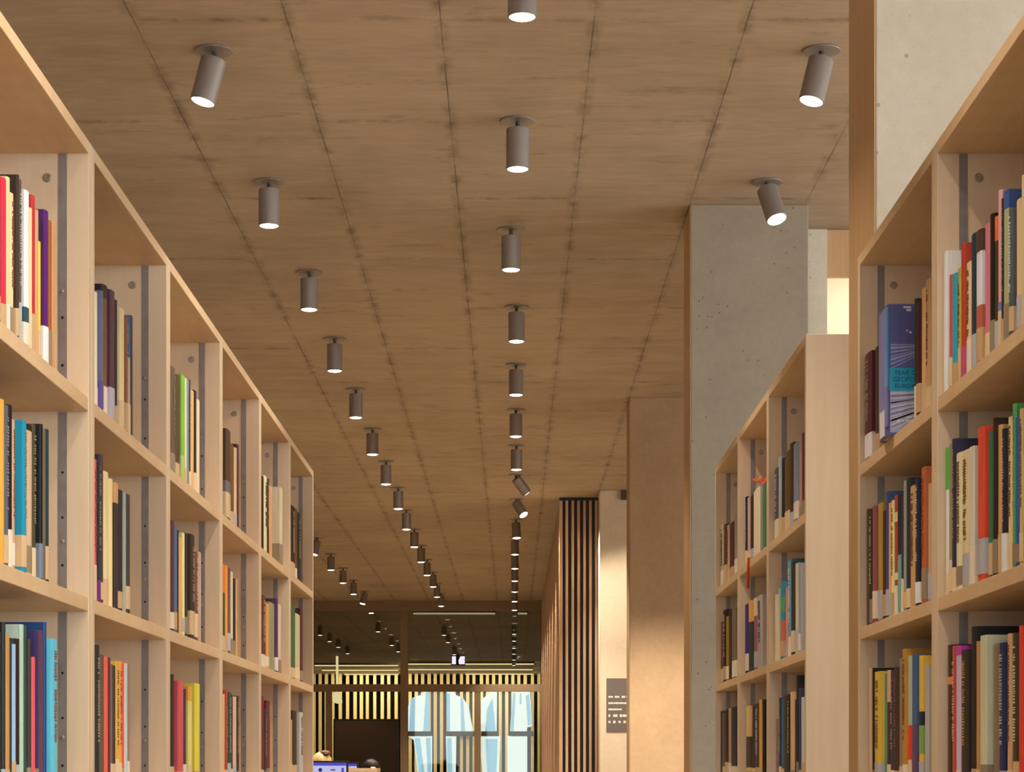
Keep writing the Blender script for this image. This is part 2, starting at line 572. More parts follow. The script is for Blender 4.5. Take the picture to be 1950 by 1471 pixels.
data('L52', '''
499 508 1133 #5c2a12 chestnut brown book
508 514 1149 #ca9262 tan book
514 524.5 1142 #8c8c62 sage green book | b=.97:1:#1a1410
524.5 531 1140 #4e1e60 purple book | l=#d8ccd8
531.5 537 1151 #cabaa4 pale cream booklet
''')
data('L53', '''
498.5 504 1327 #721a2a maroon book at the near end
504 509 1350 #2c2c3c short navy book
509 516 1335 #6c1222 wine red book beside the rail
''')
data('L61', '''
556 563.5 962 #1c1814 black-brown book
563.5 567 968 #6c4622 brown booklet
567 575 975 #0a0a0a plain black book
''')
data('L62', '''
556 564 1152 #315c38 dark green book
564 573 1168 #bab284 pale cream book
573 578 1159 #4a0c20 dark red book
''')
data('L63', '''
553 558 1371 #ca8c32 ochre book
558 567 1354 #261e1a charcoal book
567 579 1357 #b2aea8 light grey book | f=.4
''')
data('R11', '''
1984 1968 318 #7a5a40 brown book at the near end | n
1968 1952 330 #b8a488 stone coloured book | n
1952 1941 334 #c9b394 large cream grey book | f=.4
1941 1930 378 #d2b384 buff book with small dark stamp
1930 1917 399 #4c545e grey-blue book with white marks | f=.5 t=#d8d8d8
1917 1906 364 #a2a47c olive cream book with blue head | f=.3 b=.88:1:#3a5490
1906 1902 381 #2c2622 thin black-brown booklet
1902 1895.5 365 #d09c9c pink and white book | b=.05:.3:#6a78a8
1895.5 1889 415 #3c2e22 brown book with orange head | b=.82:1:#e06030
1889 1879 410 #16140c black book | f=.3
1878 1869 428 #c27480 rose pink book
1869 1852 440 #ccccd4 white and rust book with brown head | f=.4 b=.84:1:#4a3428 b=.16:.44:#a85844
1852 1842 447 #1d3040 dark navy book with white cover
1842 1833 502 #d2bc94 short cream book
1833 1823 468 #aa3e2c brick red book | f=.4 l=#b04a70
1823 1817 515 #b2a444 yellow-green booklet
1817 1805 525 #2c9ab4 turquoise book | f=.3
1805 1801 529 #c24c4c thin red booklet
1801 1789 484 #dedee8 white magazine next to the divider | f=.5 n
''')
data('R12', '''
1982 1968 742 #5a3a2a brown book at the near end | n
1968 1958 752 #c8a888 beige book at the near end | n
1958 1943 756 #d0d0cc white book with blue upper half | b=.66:1:#3a5aac f=.4
1943 1934 780 #c8aa7c tan cream book
1934 1927 798 #2d5a94 blue book
1927 1921 772 #4c9c5c tall green book
1921 1911.5 796 #dabb8c cream book with brown lettering | t=#6a4a28
1911 1900 820 #1d1f32 navy book | f=.4 l=#d8dce0
1899 1892 813 #ca9c62 light tan book
1892 1882 801 #2c1e12 dark brown book | f=.3
1881 1873 825 #2b6a5a teal green book
1873 1851 816 #d2462a thick red orange book | f=.4
1851 1834 855 #cac6ba pale grey white book | f=.4
1834 1820 861 #dac69e lettered cream book | t=#6a4a28
1820 1808 867 #e2cea4 shorter lettered cream book | t=#5a4020
1808 1801 843 #2c2c46 dark indigo book
1801 1795 852 #8c866a olive grey book
1795 1789 861 #dad6c8 white book with green head | b=.72:1:#58a83c
''')
data('R13', '''
1974 1960 1200 #5a5a70 slate book at the near end | n
1960 1948 1223 #c2c2da pale lilac book
1948 1936 1193 #da4232 red orange book | f=.5
1936 1923 1206 #3c3222 dark olive book with pale lettering | t=#c8d0a8 f=.2
1923 1913 1208 #caa27a tan book | f=.3
1913 1896 1225 #0d2256 dark blue book | f=.3
1896 1885 1227 #7c6e5a taupe book
1885 1859 1211 #c2c6aa pale sage green book | f=.5
1859 1852 1223 #ba8a52 ochre tan book
1852 1842 1195 #15171e tall black book
1841 1822 1239 #2c2219 dark brown book with gilt lettering | t=#b08a4c f=.3
1821 1813 1232 #c4b4d6 lilac white book with magenta head | b=.94:1:#b838a0
1813 1805 1232 #b44c44 brick red book with lettering | t=#d89a90
1805 1796 1230 #3c1e12 dark brown book with orange spot | b=.74:.79:#d08a3c
''')
data('R21', '''
1768 1761 530 #b28e5e tall tan end booklet
1761 1753 548 #caa272 light tan book
1753 1743 573 #3c1614 dark maroon brown book | f=.5
1743 1740 569 #1d322a dark green book
1671 1664 659 #3c2a1a dark olive brown book
1664 1643 668 #4c1a2a maroon book by the divider | f=.3 l=#d8d0dc
''')
data('R22', '''
1769.5 1766 921 #ba9c7a sand coloured end booklet
1766 1752 889 #aa5a32 tall rust book | f=.4 t=#8a4424
1750 1740 911 #15182c dark navy book | f=.3 l=#d4dae0
1740 1730 924 #ba9262 tan book | t=#5a4028
1730 1723 911 #1d262c black-teal book
1723 1718 916 #8c9294 light grey book
1718 1715.5 941 #2c221a thin dark booklet
1715.5 1706 943 #6c9c94 pale teal book with black head | b=.5:1:#1e1c20 f=.3
1706 1700 944 #a24232 red book with cream patches | b=.78:.86:#d8c490 b=.3:.36:#d8c490
1700 1695 954 #e2d294 cream yellow book | t=#4a5a30
1695 1689 958 #e2a272 peach book
1689 1684 937 #324a7c tall blue book
1684 1677 973 #421e16 dark oxblood book
1677 1668 958 #aa8a3a ochre book
1668 1658 965 #8c4c52 mauve red book | f=.3
1658 1652 970 #1d1d1e black book
1652 1647 971 #4c3222 brown book by the divider
''')
data('R23', '''
1769.5 1759 1267 #aaa6a6 rounded grey end book | f=.4 n
1759 1748 1249 #e8b244 golden yellow book | f=.4 b=.3:.5:#70a050 b=.5:.6:#1c2030
1748 1734 1247 #3c5c86 blue book with plum lower half | f=.4 b=0:.5:#5a4468
1734 1727 1250 #a8b4a4 grey book with red lower half | b=0:.5:#d83a30
1727 1716 1236 #b28228 old gold book | f=.2 t=#5a3a10
1716 1711 1254 #8c726a grey rose book
1711 1700 1271 #3c2a1a dark brown book | f=.3 t=#8a4438
1700 1694 1277 #3c324a dark violet book
1694 1688 1277 #40302c dark book with cream head | b=.74:1:#d0a888
1688 1683 1283 #5c8272 grey-green book
1683 1662.5 1279 #ceae40 mustard yellow book | f=.35 t=#6a5018
1662.5 1660 1273 #17140e thin black book
1660 1652.5 1272 #caaa8a beige book by the divider
''')
data('F11', '''
1532 1525 822 #4c222a maroon book beside the end panel
1525 1521 832 #ac847c dusty pink booklet
1520.5 1509 841 #7c8698 grey-blue book | f=.3
1509 1502 842 #3c261a dark brown book
1502 1492 857 #5c4222 olive brown book
1492 1487 871 #15171b black booklet
1487 1481 869 #9aacb8 pale ice blue book
1481 1473 890 #4c464a dark grey book by the divider | t=#b0a8b0
''')
data('F12', '''
1530.5 1520 1074 #9c9aa4 light grey book | f=.4 n
1520 1515 1075 #7c98a0 blue-grey booklet
1515 1508 1075 #c2baa2 cream book
1508 1499 1068 #2e2e22 dark olive book | f=.3 b=.97:1:#0a4a66
1499 1492 1071 #5c94b4 sky blue book with white specks | t=#e8f0f4
1492 1487 1123 #c2828a pink book
1487 1476 1112 #3a8a9a motley book with blue head | f=.4 b=.6:.8:#5a9a60 b=.2:.5:#b86a40
1476 1472 1127 #9ac2d4 powder blue booklet
1471 1463 1138 #dac8a4 cream book by the divider | n
''')
data('F13', '''
1530.5 1524 1328 #b4bcb8 whitish grey book
1524 1519 1311 #34365a dark violet blue book
1519 1517 1287 #15171b tall black booklet
1517 1512 1333 #3c1e2a plum brown book
1512 1503 1318 #caaa7a tan book
1503 1498 1323 #15151e black book
1498 1491 1323 #3c2c26 dark brown book
1491 1486.6 1331 #1c5e86 bright blue book
1486.6 1482 1330 #1d2642 navy book
1482 1476 1370 #7c6672 short mauve book
''')
data('F21', '''
1456.5 1451 921 #3c7452 green book
1451 1433 926 #decdb4 thick cream book with frayed top | f=.3 n
1433 1427.5 942 #3c2216 dark brown book
1427.5 1422 946 #ba9c98 dusty rose book
1422 1418 946 #1d223a navy booklet
''')
data('F22', '''
1457 1440 1132 #aaa2a4 wide light grey book | f=.4 n
1440 1434 1138 #8c566a mauve book with cream head | b=.75:1:#d8c0a8
1434 1424 1143 #2e3c36 dark green book with golden head | b=.7:1:#d8a84c f=.3
1424 1417 1150 #3c227c violet blue book
''')
data('F23', '''
1454 1450.5 1333 #0e0e12 black booklet
1450.5 1444 1333 #daaa32 yellow book
1444 1436 1340 #4c363a plum grey book | t=#d0c0c0
1436 1431 1344 #3c2e22 dark brown book
1431 1419 1345 #e2ba74 cream yellow book | f=.3 b=.2:.6:#4a3a2c
''')
data('F31', '''
1402 1396 980 #8c827a grey book
1395 1386 994 #521a22 dark red book
1386 1381.5 1001 #c2a28a tan booklet
1381.5 1374.5 1000 #4c2e2e dark rosewood book
1374.5 1368 1001 #aa9e7e olive cream book
''')
data('F32', '''
1400 1392 1158 #6c5e52 grey-brown book
1392 1386.5 1162 #3c221a dark brown book
1386.5 1381.5 1174 #8c7626 olive yellow book
1381.5 1375.6 1161 #11131e blue-black book
1375.6 1371 1184 #6c3e32 russet booklet
''')
data('F33', '''
1400 1388 1347 #1d1f1b green-black book
1388 1383 1350 #aa8a72 tan book
1382 1375 1356 #1d1917 black-brown book
1375 1370.5 1359 #6c4c32 ochre brown book
1370.5 1366 1356 #2d3c3e dark teal book
''')


def uprofile(s, t, D, c, bulge, off=0.0):
    """plan outline of a book cover (or of a wrap lying on it): spine at u=0, boards run to u=D"""
    pts = [(D, -off), (.004, -off)]
    n = 6
    for k in range(1, n):
        q = k / n
        pts.append((.004 - (.004 + off) * math.sin(PI * q) ** .7 if bulge else -off, -off + (t + 2 * off) * q))
    pts += [(.004, t + off), (D, t + off)]
    e, g = (c * .4, .0052) if off else (c, .0055)
    pts += [(D, t - e), (g, t - e), (g, e), (D, e)]
    return [(s * u, v) for u, v in pts]

def make_book(s, inn, y, t, z, h, hexc, label, group, opts):
    D = min(.155 + .30 * (h - .18), .215) if h > .18 else .14
    D = max(.12, min(D, DEPTH - .03 - inn))
    r = thing('book', label, 'book', (s * (A + inn), y, z + .0006), group)
    c = min(.0028, t * .22)
    bulge = t > .012
    MB().prism(uprofile(s, t, D, c, bulge), 'z', 0, h).build('cover', bookmat(hexc), r)
    B(s * .0058, s * (D - .004), c + .0002, t - c - .0002, .003, h - .003).build('page_block', M['page'], r)
    for o in opts:
        if o[0] == 'b':
            a, b, hc = o[2:].split(':')
            MB().prism(uprofile(s, t, D * .9, c, bulge, off=.0005), 'z', h * float(a), h * float(b)).build('colour_band', bookmat(hc), r)
    mark = [o for o in opts if o[0] == 'l']
    rnd = random.Random(label)
    if 'n' not in opts and (mark or rnd.random() < .8):
        lc = mark[0][2:] if mark else rnd.choice(['#d2bc96', '#c8b08a', '#d6cab8', '#c4a680', '#a8a8b0', '#b89870', '#8a7a64'])
        lo, hi = rnd.uniform(.002, .012), rnd.uniform(.040, .074)
        MB().prism(uprofile(s, t, .03, c, bulge, off=.0009), 'z', lo, hi).build('spine_label', bookmat(lc), r)
    rnd = random.Random(label + 'q')
    if t > .011 and not any(o[0] in 'tb' and o != 'b' for o in opts) and rnd.random() < .26:
        lum = sum(lin(hexc)[:3])
        opts = opts + ['t=' + (rnd.choice(['#a89468', '#b8b0a0', '#94826a']) if lum < .7 else rnd.choice(['#6a5540', '#4a4038', '#7a4a38']))]
    for o in opts:
        if o[0] == 't':
            rnd = random.Random(label + 't')
            m = MB()
            zz, end = h * .36, h * .93
            while zz < end:
                g = rnd.uniform(.0030, .0060)
                if rnd.random() > .18:
                    m.box(s * -.0012, s * .0036, t * rnd.uniform(.30, .38), t * rnd.uniform(.58, .68), zz, zz + g * .55)
                zz += g
            m.build('spine_lettering', bookmat(o[2:]), r)
    return r

def place_books(key, s, y_lo, y_hi, shelf, where, group):
    z = SHELF[shelf]
    lines = BOOKS[key]
    inn0 = .014
    prev = y_lo + .004
    seen, todo = set(), []
    for line in lines:
        main, _, op = line.partition('|')
        f = main.split(None, 4)
        x0, x1, yt, hexc, words = float(f[0]), float(f[1]), float(f[2]), f[3], f[4].strip()
        opts = op.split()
        fr = next((float(o[2:]) for o in opts if o.startswith('f=')), 0.0)
        d0, d1 = abs(x0 - VX), abs(x1 - VX)
        inn = next((float(o[2:]) for o in opts if o.startswith('i=')), inn0 + random.Random(line).uniform(-.002, .002))
        y0 = F * (A + inn) / d0
        if fr:
            ds = d0 + (d1 - d0) * fr
            yy = F * (A + inn0) / d0
            inn = max(yy * ds / F - A, .002)
            y0 = F * (A + inn) / ds
        y0 = max(y0, prev + .0012)
        y1 = F * (A + inn) / d1
        t = max(y1 - y0 - .0006, .006)
        prev = y0 + t
        h = (VY - yt) * y0 / F + EYE - z
        h = min(max(h, .10), .36)
        assert words not in seen, (key, words)
        seen.add(words)
        todo.append([inn, y0, t, h, hexc, f'{words}, {where}', opts])
    end, lim = todo[-1][1] + todo[-1][2], y_hi - .0085
    q = min(1.0, (lim - y_lo) / (end - y_lo))
    for inn, y0, t, h, hexc, lab, opts in todo:
        make_book(s, inn, y_lo + (y0 - y_lo) * q, t * q, z, h, hexc, lab, group, opts)

TIER = ['top shelf', 'middle shelf', 'third shelf']
for k in range(6):
    for r in range(3):
        key = f'L{k+1}{r+1}'
        w_ = f'{TIER[r]} of the {LEFT_BAY[k]} left bookcase'
        place_books(key, -1, (3.5 + k) * W + SIDE, (4.5 + k) * W - SIDE - .002, r, w_, 'books on the ' + w_)
for b in range(2):
    for r in range(3):
        w_ = f'{TIER[r]} of the right bookcase ' + ('nearest the camera', 'against the pale column')[b]
        place_books(f'R{b+1}{r+1}', 1, (3.5 + b) * W + SIDE, (4.5 + b) * W - SIDE - .002, r, w_, 'books on the ' + w_)
FE = FY + [9.38 * W]
for b in range(3):
    for r in range(3):
        w_ = f'{TIER[r]} of the ' + ('nearest', 'middle', 'last')[b] + ' far-run bookcase'
        place_books(f'F{b+1}{r+1}', 1, FE[b] + SIDE, FE[b + 1] - SIDE - .002, r, w_, 'books on the ' + w_)

# ---- the violet book standing cover out on the near right top shelf
def coverout():
    y, sp, t, h, z = 4.49, .788, .105, .277, SHELF[0] + .0006
    D = .205
    r = thing('book', 'violet book standing cover out with a cyan title block and photo of bookshelves', 'book', (sp, y, z), 'books on the top shelf of the right bookcase against the pale column')
    MB().prism(uprofile(1, t, D, .0028, False), 'z', 0, h).build('cover', bookmat('#5a5c98'), r)
    B(.0058, D - .004, .003, t - .003, .003, h - .003).build('page_block', M['page'], r)
    e = .0006
    # spine: lilac with a pale blue stripe along the joint
    tag(B(-e, .003, .0045, t - .004, .02, h - .004).build('spine_panel', bookmat('#7f80b8'), r), 'lilac spine')
    tag(B(-e * 2, .003, .004, .024, .105, h - .006).build('joint_stripe', bookmat('#62a4d4'), r), 'pale blue stripe beside the spine')
    B(-e * 2, .003, .03, t - .02, .004, .06).build('spine_label', bookmat('#e8e6ee'), r)
    # cover photographs: rows of pale shelves running to a point
    tag(B(.006, D - .006, -e, .003, .136, .196).build('cover_photo', bookmat('#5c64a0'), r), 'photograph of pale shelves')
    tag(B(.006, D - .006, -e, .003, .006, .096).build('cover_photo', bookmat('#a4a8cc'), r), 'lilac photograph of shelves')
    tag(B(.0045, D - .010, -e * 1.6, .003, .094, .142).build('title_block', bookmat('#28a4c8'), r), 'cyan title block')
    def rays(z0, z1, cx, cz, n, hx, ztop):
        m = MB()
        for k in range(n):
            a = z0 + (z1 - z0) * k / (n - 1)
            w = .0016 + .0008 * (k % 3)
            m.prism([(.007, a), (cx, cz), (cx, cz + w * .5), (.007, a + w * 1.6)], 'y', -e * 1.4, .002)
        return m
    rays(.140, .190, .11, .190, 7, 0, 0).build('photo_lines', bookmat('#9aa0cc'), r)
    rays(.010, .086, .17, .088, 9, 0, 0).build('photo_lines', bookmat('#c4c6e0'), r)
    rays(.016, .080, .19, .094, 6, 0, 0).build('photo_lines', bookmat('#8084b4'), r)
    def text(s, x, zz, size, mat, n):
        cu = bpy.data.curves.new(n, 'FONT'); cu.body = s; cu.size = size; cu.extrude = .0003
        cu.materials.append(mat)
        tmp = bpy.data.objects.new(n, cu)
        me = bpy.data.meshes.new_from_object(tmp)
        bpy.data.objects.remove(tmp)
        o = bpy.data.objects.new(n, me); COL.objects.link(o)
        o.parent = r; o.location = (x, -e * 2.2, zz); o.rotation_euler = (PI / 2, 0, 0)
        return o
    nv = bookmat('#20508c')
    text('YEAR ON', .014, .1275, .0135, nv, 'title_lettering')
    text('GEOPOLITICS', .0115, .1135, .0135, nv, 'title_lettering')
    text('EUROPE', .0150, .0995, .0135, nv, 'title_lettering')
    m = MB()
    for k, (a, b, zz) in enumerate([(.034, .050, .268), (.040, .050, .262), (.046, .051, .215), (.040, .043, .219), (.040, .050, .036), (.020, .027, .029), (.029, .036, .029), (.038, .052, .029)]):
        m.box(a, b, -e * 1.6, .002, zz, zz + .0042)
    m.build('small_lettering', bookmat('#d8daf0' ), r)
coverout()

# crumpled orange paper on the thick cream book and the ribbon hanging from the shelf
def paper():
    y = F * (A + .05) / 463
    z = EYE + (VY - 924) * y / F
    m = MB(); rnd = random.Random(4)
    r = thing('paper_bow', 'crumpled orange red paper bow lying on the thick cream book', 'decoration', (.87, y, z + .002))
    for i, c in enumerate(['#e8703c', '#d83a34', '#e89858', '#c82c3a']):
        m = MB(); n = 9
        a0 = rnd.uniform(-.6, .6)
        for k in range(n):
            q = k / (n - 1)
            x = -.03 + .075 * q * (1 if i % 2 else .8)
            zz = .012 * math.sin(q * 9 + i * 1.7) * (.4 + q) + .012 + .003 * i
            m.v += [(x, (-.02 + .018 * i) + .004 * math.sin(q * 7), zz), (x, (.0 + .018 * i), zz + .006), (x, .0 + .018 * i, zz + .0045), (x, (-.02 + .018 * i) + .004 * math.sin(q * 7), zz - .0015)]
        for k in range(n - 1):
            for j in range(4):
                m.f.append((k*4 + j, k*4 + (j+1) % 4, (k+1)*4 + (j+1) % 4, (k+1)*4 + j))
        m.f += [(0, 1, 2, 3), tuple((n-1)*4 + j for j in (3, 2, 1, 0))]
        m.build('paper_fold', bookmat(c), r)
    y2 = F * (A - .004) / 452
    z2 = SHELF[0]
    m = MB()
    pts = [(.05, .004), (.012, .003), (-.009, .002), (-.010, -.028), (-.0095, -.06), (-.010, -.10)]
    for k, (u, zz) in enumerate(pts):
        hw = .0045 - .0005 * k
        t_ = .0045 if k > 1 else 0.0
        m.v += [(u - t_, -hw + .002 * k, zz), (u + t_, hw + .002 * k, zz), (u + t_ - .0006, hw + .002 * k + .0004, zz + .0006), (u - t_ - .0006, -hw + .002 * k + .0004, zz + .0006)]
    for k in range(len(pts) - 1):
        for j in range(4):
            m.f.append((k*4 + j, k*4 + (j+1) % 4, (k+1)*4 + (j+1) % 4, (k+1)*4 + j))
    m.f += [(0, 1, 2, 3), tuple((len(pts)-1)*4 + j for j in (3, 2, 1, 0))]
    o = m.build('bookmark_ribbon', M['ribbon'], None, (A, y2, z2))
    tag(o, 'thin orange ribbon hanging over the top shelf edge of the middle far-run bookcase', 'ribbon')
paper()

# ------------------------------------------------------------------ ceiling spotlights
WARM = (1.0, .89, .74)
def lathe_obj(name, prof, mat, parent, seg=32, smooth=35, mt=None):
    return MB().lathe(prof, seg, mt).build(name, mat, parent, smooth=smooth)

def spotlight(x, y, label, group, tilt=(0, 0), power=60.0, lens='lens', size=84):
    r = thing('ceiling_spotlight', label, 'spotlight', (x, y, CEIL), group)
    lathe_obj('ceiling_plate', [(.0, -.0005), (.070, -.0005), (.072, -.003), (.070, -.006), (.0, -.007)], M['lamp'], r, mt=None)
    lathe_obj('stem', [(.0, -.006), (.009, -.006), (.009, -.036), (.0, -.036)], M['lamp_dark'], r, 14)
    # the cylinder swings about the foot of its stem
    pv = empty('swivel_head', (0, 0, -.034))
    pv.parent = r
    pv.rotation_euler = (tilt[1], tilt[0], 0)
    lathe_obj('cylinder_body', [(.0, -.002), (.0455, -.002), (.0475, -.004), (.0475, -.166), (.0455, -.168), (.0430, -.168), (.0425, -.163)], M['lamp'], pv)
    lathe_obj('lens', [(.0, -.1745), (.022, -.1735), (.036, -.1705), (.0424, -.1660), (.0424, -.1605), (.0, -.1605)], M[lens], pv)
    lathe_obj('swivel_joint', [(.0, .004), (.012, .004), (.012, -.003), (.0, -.003)], M['lamp_dark'], pv, 14)
    if power:
        ld = bpy.data.lights.new('spot_beam', 'SPOT')
        ld.energy = power; ld.color = WARM; ld.spot_size = math.radians(size); ld.spot_blend = .5
        ld.shadow_soft_size = .04
        lo = bpy.data.objects.new('spot_beam', ld); COL.objects.link(lo)
        lo.parent = pv; lo.location = (0, 0, -.185)
    return r

R = math.radians
P = 1.795
def yc(i): return 10808 * (.000814 + .0001655 * i)
def yl(i): return 10808 * (.000734 + .0001655 * i)
gc, gl, gr = 'spotlights in the row over the aisle', 'spotlights in the row over the bookcases', 'spotlights in the row before the columns'
tc = {0: (0, 0), 6: (R(-38), R(16)), 7: (R(-30), R(-24)), 8: (R(-3), R(-6))}
ordw = ['nearest', 'second', 'third', 'fourth', 'fifth', 'sixth', 'seventh', 'eighth', 'ninth', 'tenth', 'eleventh', 'twelfth', 'thirteenth', 'fourteenth', 'fifteenth', 'sixteenth', 'seventeenth', 'eighteenth', 'nineteenth']
offx = {-1: .030, 0: .019, 1: -.010, 2: .020, 3: .020, 4: .021, 5: .028, 6: .026, 7: .030, 8: .030}
for i in range(-3, 15):
    extra = {6: ', head swung sideways away', 7: ', lit head turned towards the camera', -1: ', cut by the top edge', 1: ', set slightly off the line'}.get(i, '')
    lab = f'grey cylinder spotlight over the aisle, {ordw[i + 1]} one along{extra}' if i >= -1 else 'grey cylinder spotlight over the aisle behind the view'
    spotlight(offx.get(i, .022), yc(i), lab, gc, tc.get(i, (0, 0)), 56 if i < 4 else 120)
for i in range(-3, 15):
    extra = {0: ', tilted head over the second bookcase'}.get(i, '')
    lab = f'grey cylinder spotlight over the left bookcases, {ordw[i]} one along{extra}' if i >= 0 else 'grey cylinder spotlight over the left bookcases behind the view'
    spotlight(-.418 * H + (0.012 if i % 5 == 2 else 0), yl(i), lab, gl, (R(14), R(-4)) if i <= 0 else (0, 0), 48 if i < 4 else 110)
for i in [-4, -3, -1, 0, 1, 2, 3, 5, 6]:
    lab = {0: 'grey spotlight tilted to the aisle, beside the pale column', 1: 'grey spotlight tilted outwards in front of the grey column'}.get(i, 'grey spotlight over the bookcases before the columns, hidden row member')
    spotlight((.431 + (.004 if i == 1 else 0)) * H, yl(i), lab, gr, {0: (R(14), R(-6)), 1: (R(-14), R(-20)), 3: (0, R(16)), 5: (0, R(10)), 6: (R(6), R(16))}.get(i, (R(30), 0) if i < 0 else (0, 0)), 56 if i < 3 else (400 if i == 3 else 150))
gq = 'spotlights in the short far row beyond the bookcases'
for i in [-11, -9, -7, -5, -3, -1, 0, 1, 2, 3, 4, 5]:  # negative indices are unseen lamps added to brighten the left ceiling
    lab = f'small distant spotlight past the end of the left bookcases, {ordw[i]} one along' if i >= 0 else 'added spotlight out of sight behind the left bookcases, brightening the ceiling'
    spotlight(-.862 * H + (.03 if i == 4 else 0), 24.97 + 1.905 * i, lab, gq, (R(12), R(-8)) if i in (0, 4) else (0, 0), 130 if i >= -1 else 170)

# ------------------------------------------------------------------ slatted timber screen beside the third column
def slat_screen():
    r = thing('slatted_screen', 'tall timber screen of upright slats against the far tan column', 'screen', (.46, 21.19, 0))
    top = CEIL - .03
    B(0, .032, 0, .09, 0, top).build('end_board', M['slat'], r)
    x = .062
    for k in range(6):
        B(x, x + .026, 0, .055, 0, top).build('slat', M['slat'], r)
        x += .0585
    B(.033, .40, .075, .09, 0, top).build('backing_panel', M['black'], r)
    B(0, .40, 0, .10, top, CEIL - .001).build('head_rail', M['black'], r)
    for k in range(82):
        B(0, .05, .16 + k * .16, .16 + k * .16 + .06, 0, top).build('slat', M['slat'], r)
    B(.06, .08, .12, 13.2, 0, top).build('side_backing_panel', M['black'], r)
slat_screen()

# information panel on the third lit column
def info_panel():
    x0, y0 = .905, 20.67
    z0, z1 = EYE + .322, EYE + .842
    r = thing('information_sign', 'dark grey information panel with five rows of white lettering', 'sign', (x0, y0 - .001, z0))
    w, h = .30, z1 - z0
    B(0, w, -.008, 0, 0, h).build('panel', M['sign'], r)
    rows = [[(.02, .062), (.080, .125), (.148, .18), (.19, .25)], [(.02, .064), (.068, .108), (.112, .160), (.164, .262)], [(.02, .062), (.066, .100), (.104, .148)],
            [(.020, .036), (.066, .108), (.128, .152), (.158, .206), (.22, .25)], [(.020, .040), (.066, .088), (.118, .138), (.166, .188), (.214, .234)]]
    for k, row in enumerate(rows):
        zc = h * (.655 - .117 * k)
        rnd = random.Random(k)
        for a, b in row:
            m = MB(); x = a
            while x < b:
                wd = rnd.uniform(.006, .010)
                hh = rnd.uniform(.012, .020) + (.008 if k > 2 else 0)
                m.box(x, min(x + wd, b), -.0092, -.0078, zc - hh / 2, zc + hh / 2)
                x += wd + .0025
            m.build('word_lettering', M['white_print'], r)
info_panel()
tag(B(-.03, .03, -.06, 0, -.09, 0).build('smoke_detector', M['lamp_dark'], None, (1.075, 20.66, CEIL - .001), bevel=.004), 'small dark detector box under the ceiling at the lit tan column', 'detector')

# ------------------------------------------------------------------ glazed partition at the end of the hall
GY = 34.5
def px(x, y, Y): return ((x - VX) * Y / F, EYE + (VY - y) * Y / F)
gp = struct(empty('glazed_partition', (0, GY, 0)), 'bronze framed glass partition across the end of the hall', 'partition')
B(-6, .62, -.06, .06, EYE + 2.50, CEIL).build('head_frame', M['bronze'], gp)
B(-6, .62, -.05, .05, EYE + 1.19, EYE + 1.31).build('transom', M['bronze'], gp)
B(-1.82, -1.70, -.055, .055, 0, EYE + 2.50).build('mullion', M['bronze'], gp)
for a, b in ((-3.03, -2.93), (-.625, -.525), (.43, .50)):
    B(a, b, -.045, .045, 0, EYE + 1.19).build('door_post', M['bronze'], gp)
B(.50, .66, -.12, .02, 0, EYE + 1.30).build('black_door_edge', M['black'], gp)
for a, b in ((-6, -3.03), (-2.93, -1.82), (-1.70, -.625), (-.525, .43)):
    B(a, b, -.005, .005, 0, EYE + 1.19).build('glass_pane', M['glass'], gp)
for a, b in ((-6, -1.82), (-1.70, .62)):
    B(a, b, -.005, .005, EYE + 1.31, EYE + 2.50).build('glass_pane', M['glass'], gp)

# room beyond: spotlights, light strips, exit sign, gilded slats and tall windows
gb = 'dim spotlights beyond the glass partition'
far = []
for xr, ys in ((-.49, [1190, 1205, 1230, 1243]), (.0075, [1188, 1202, 1217, 1229, 1241, 1252]), (-.935, [1183, 1211, 1224, 1235]), (-1.37, [1190, 1203, 1215, 1228])):
    for yy in ys:
        far.append((xr, 10808 / (VY - yy)))
names = {-.49: 'in the row right of the tall mullion', .0075: 'in the straight row over the aisle line', -.935: 'in the row left of the tall mullion', -1.37: 'in the outermost row'}
cnt = {}
for xr, Y in far:
    cnt[xr] = cnt.get(xr, -1) + 1
    spotlight(xr * H, Y, f'dim tiny spotlight beyond the glass, {ordw[cnt[xr]]} {names[xr]}', gb, (0, 0), 90 if cnt[xr] % 2 == 0 else 0, 'lens_far')

strip = emit('light_strip', '#ffe0a4', .62)
strip_dim = emit('light_strip_dim', '#d8ccb4', .28)
def light_strip(x0, x1, y, Y, label, power=0):
    a, z = px(x0, y, Y); b, _ = px(x1, y, Y)
    r = thing('ceiling_light', label, 'light', (a, Y, CEIL), 'light strips beyond the glass partition')
    B(0, b - a, -.05, .05, -.06, -.001).build('housing', M['bronze'], r)
    B(.02, b - a - .02, -.045, .045, -.085, -.06).build('diffuser', strip if power else strip_dim, r)
    if power:
        ld = bpy.data.lights.new('strip_light', 'AREA'); ld.shape = 'RECTANGLE'; ld.size = b - a - .04; ld.size_y = .09
        ld.energy = power; ld.color = (1, .9, .68)
        lo = bpy.data.objects.new('strip_light', ld); COL.objects.link(lo); lo.parent = r
        lo.location = ((b - a) / 2, .06, -.10); lo.rotation_euler = (R(40), 0, 0)
light_strip(785, 945, 1160, 36.4, 'long pale light strip just behind the head of the glass')
light_strip(984, 1006, 1160, 36.4, 'short pale light strip just behind the head of the glass')
light_strip(598, 760, 1268, 55.4, 'upper light strip over the dark screen', 26)
light_strip(776, 1018, 1266, 54.6, 'upper light strip over the bright windows', 26)
light_strip(612, 760, 1277, 58.2, 'middle light strip over the dark screen', 40)
light_strip(776, 1016, 1276, 57.8, 'middle light strip over the bright windows', 40)
light_strip(654, 760, 1286, 60.8, 'lower light strip over the dark screen', 26)
light_strip(885, 1016, 1286, 60.6, 'lower light strip over the bright windows', 26)

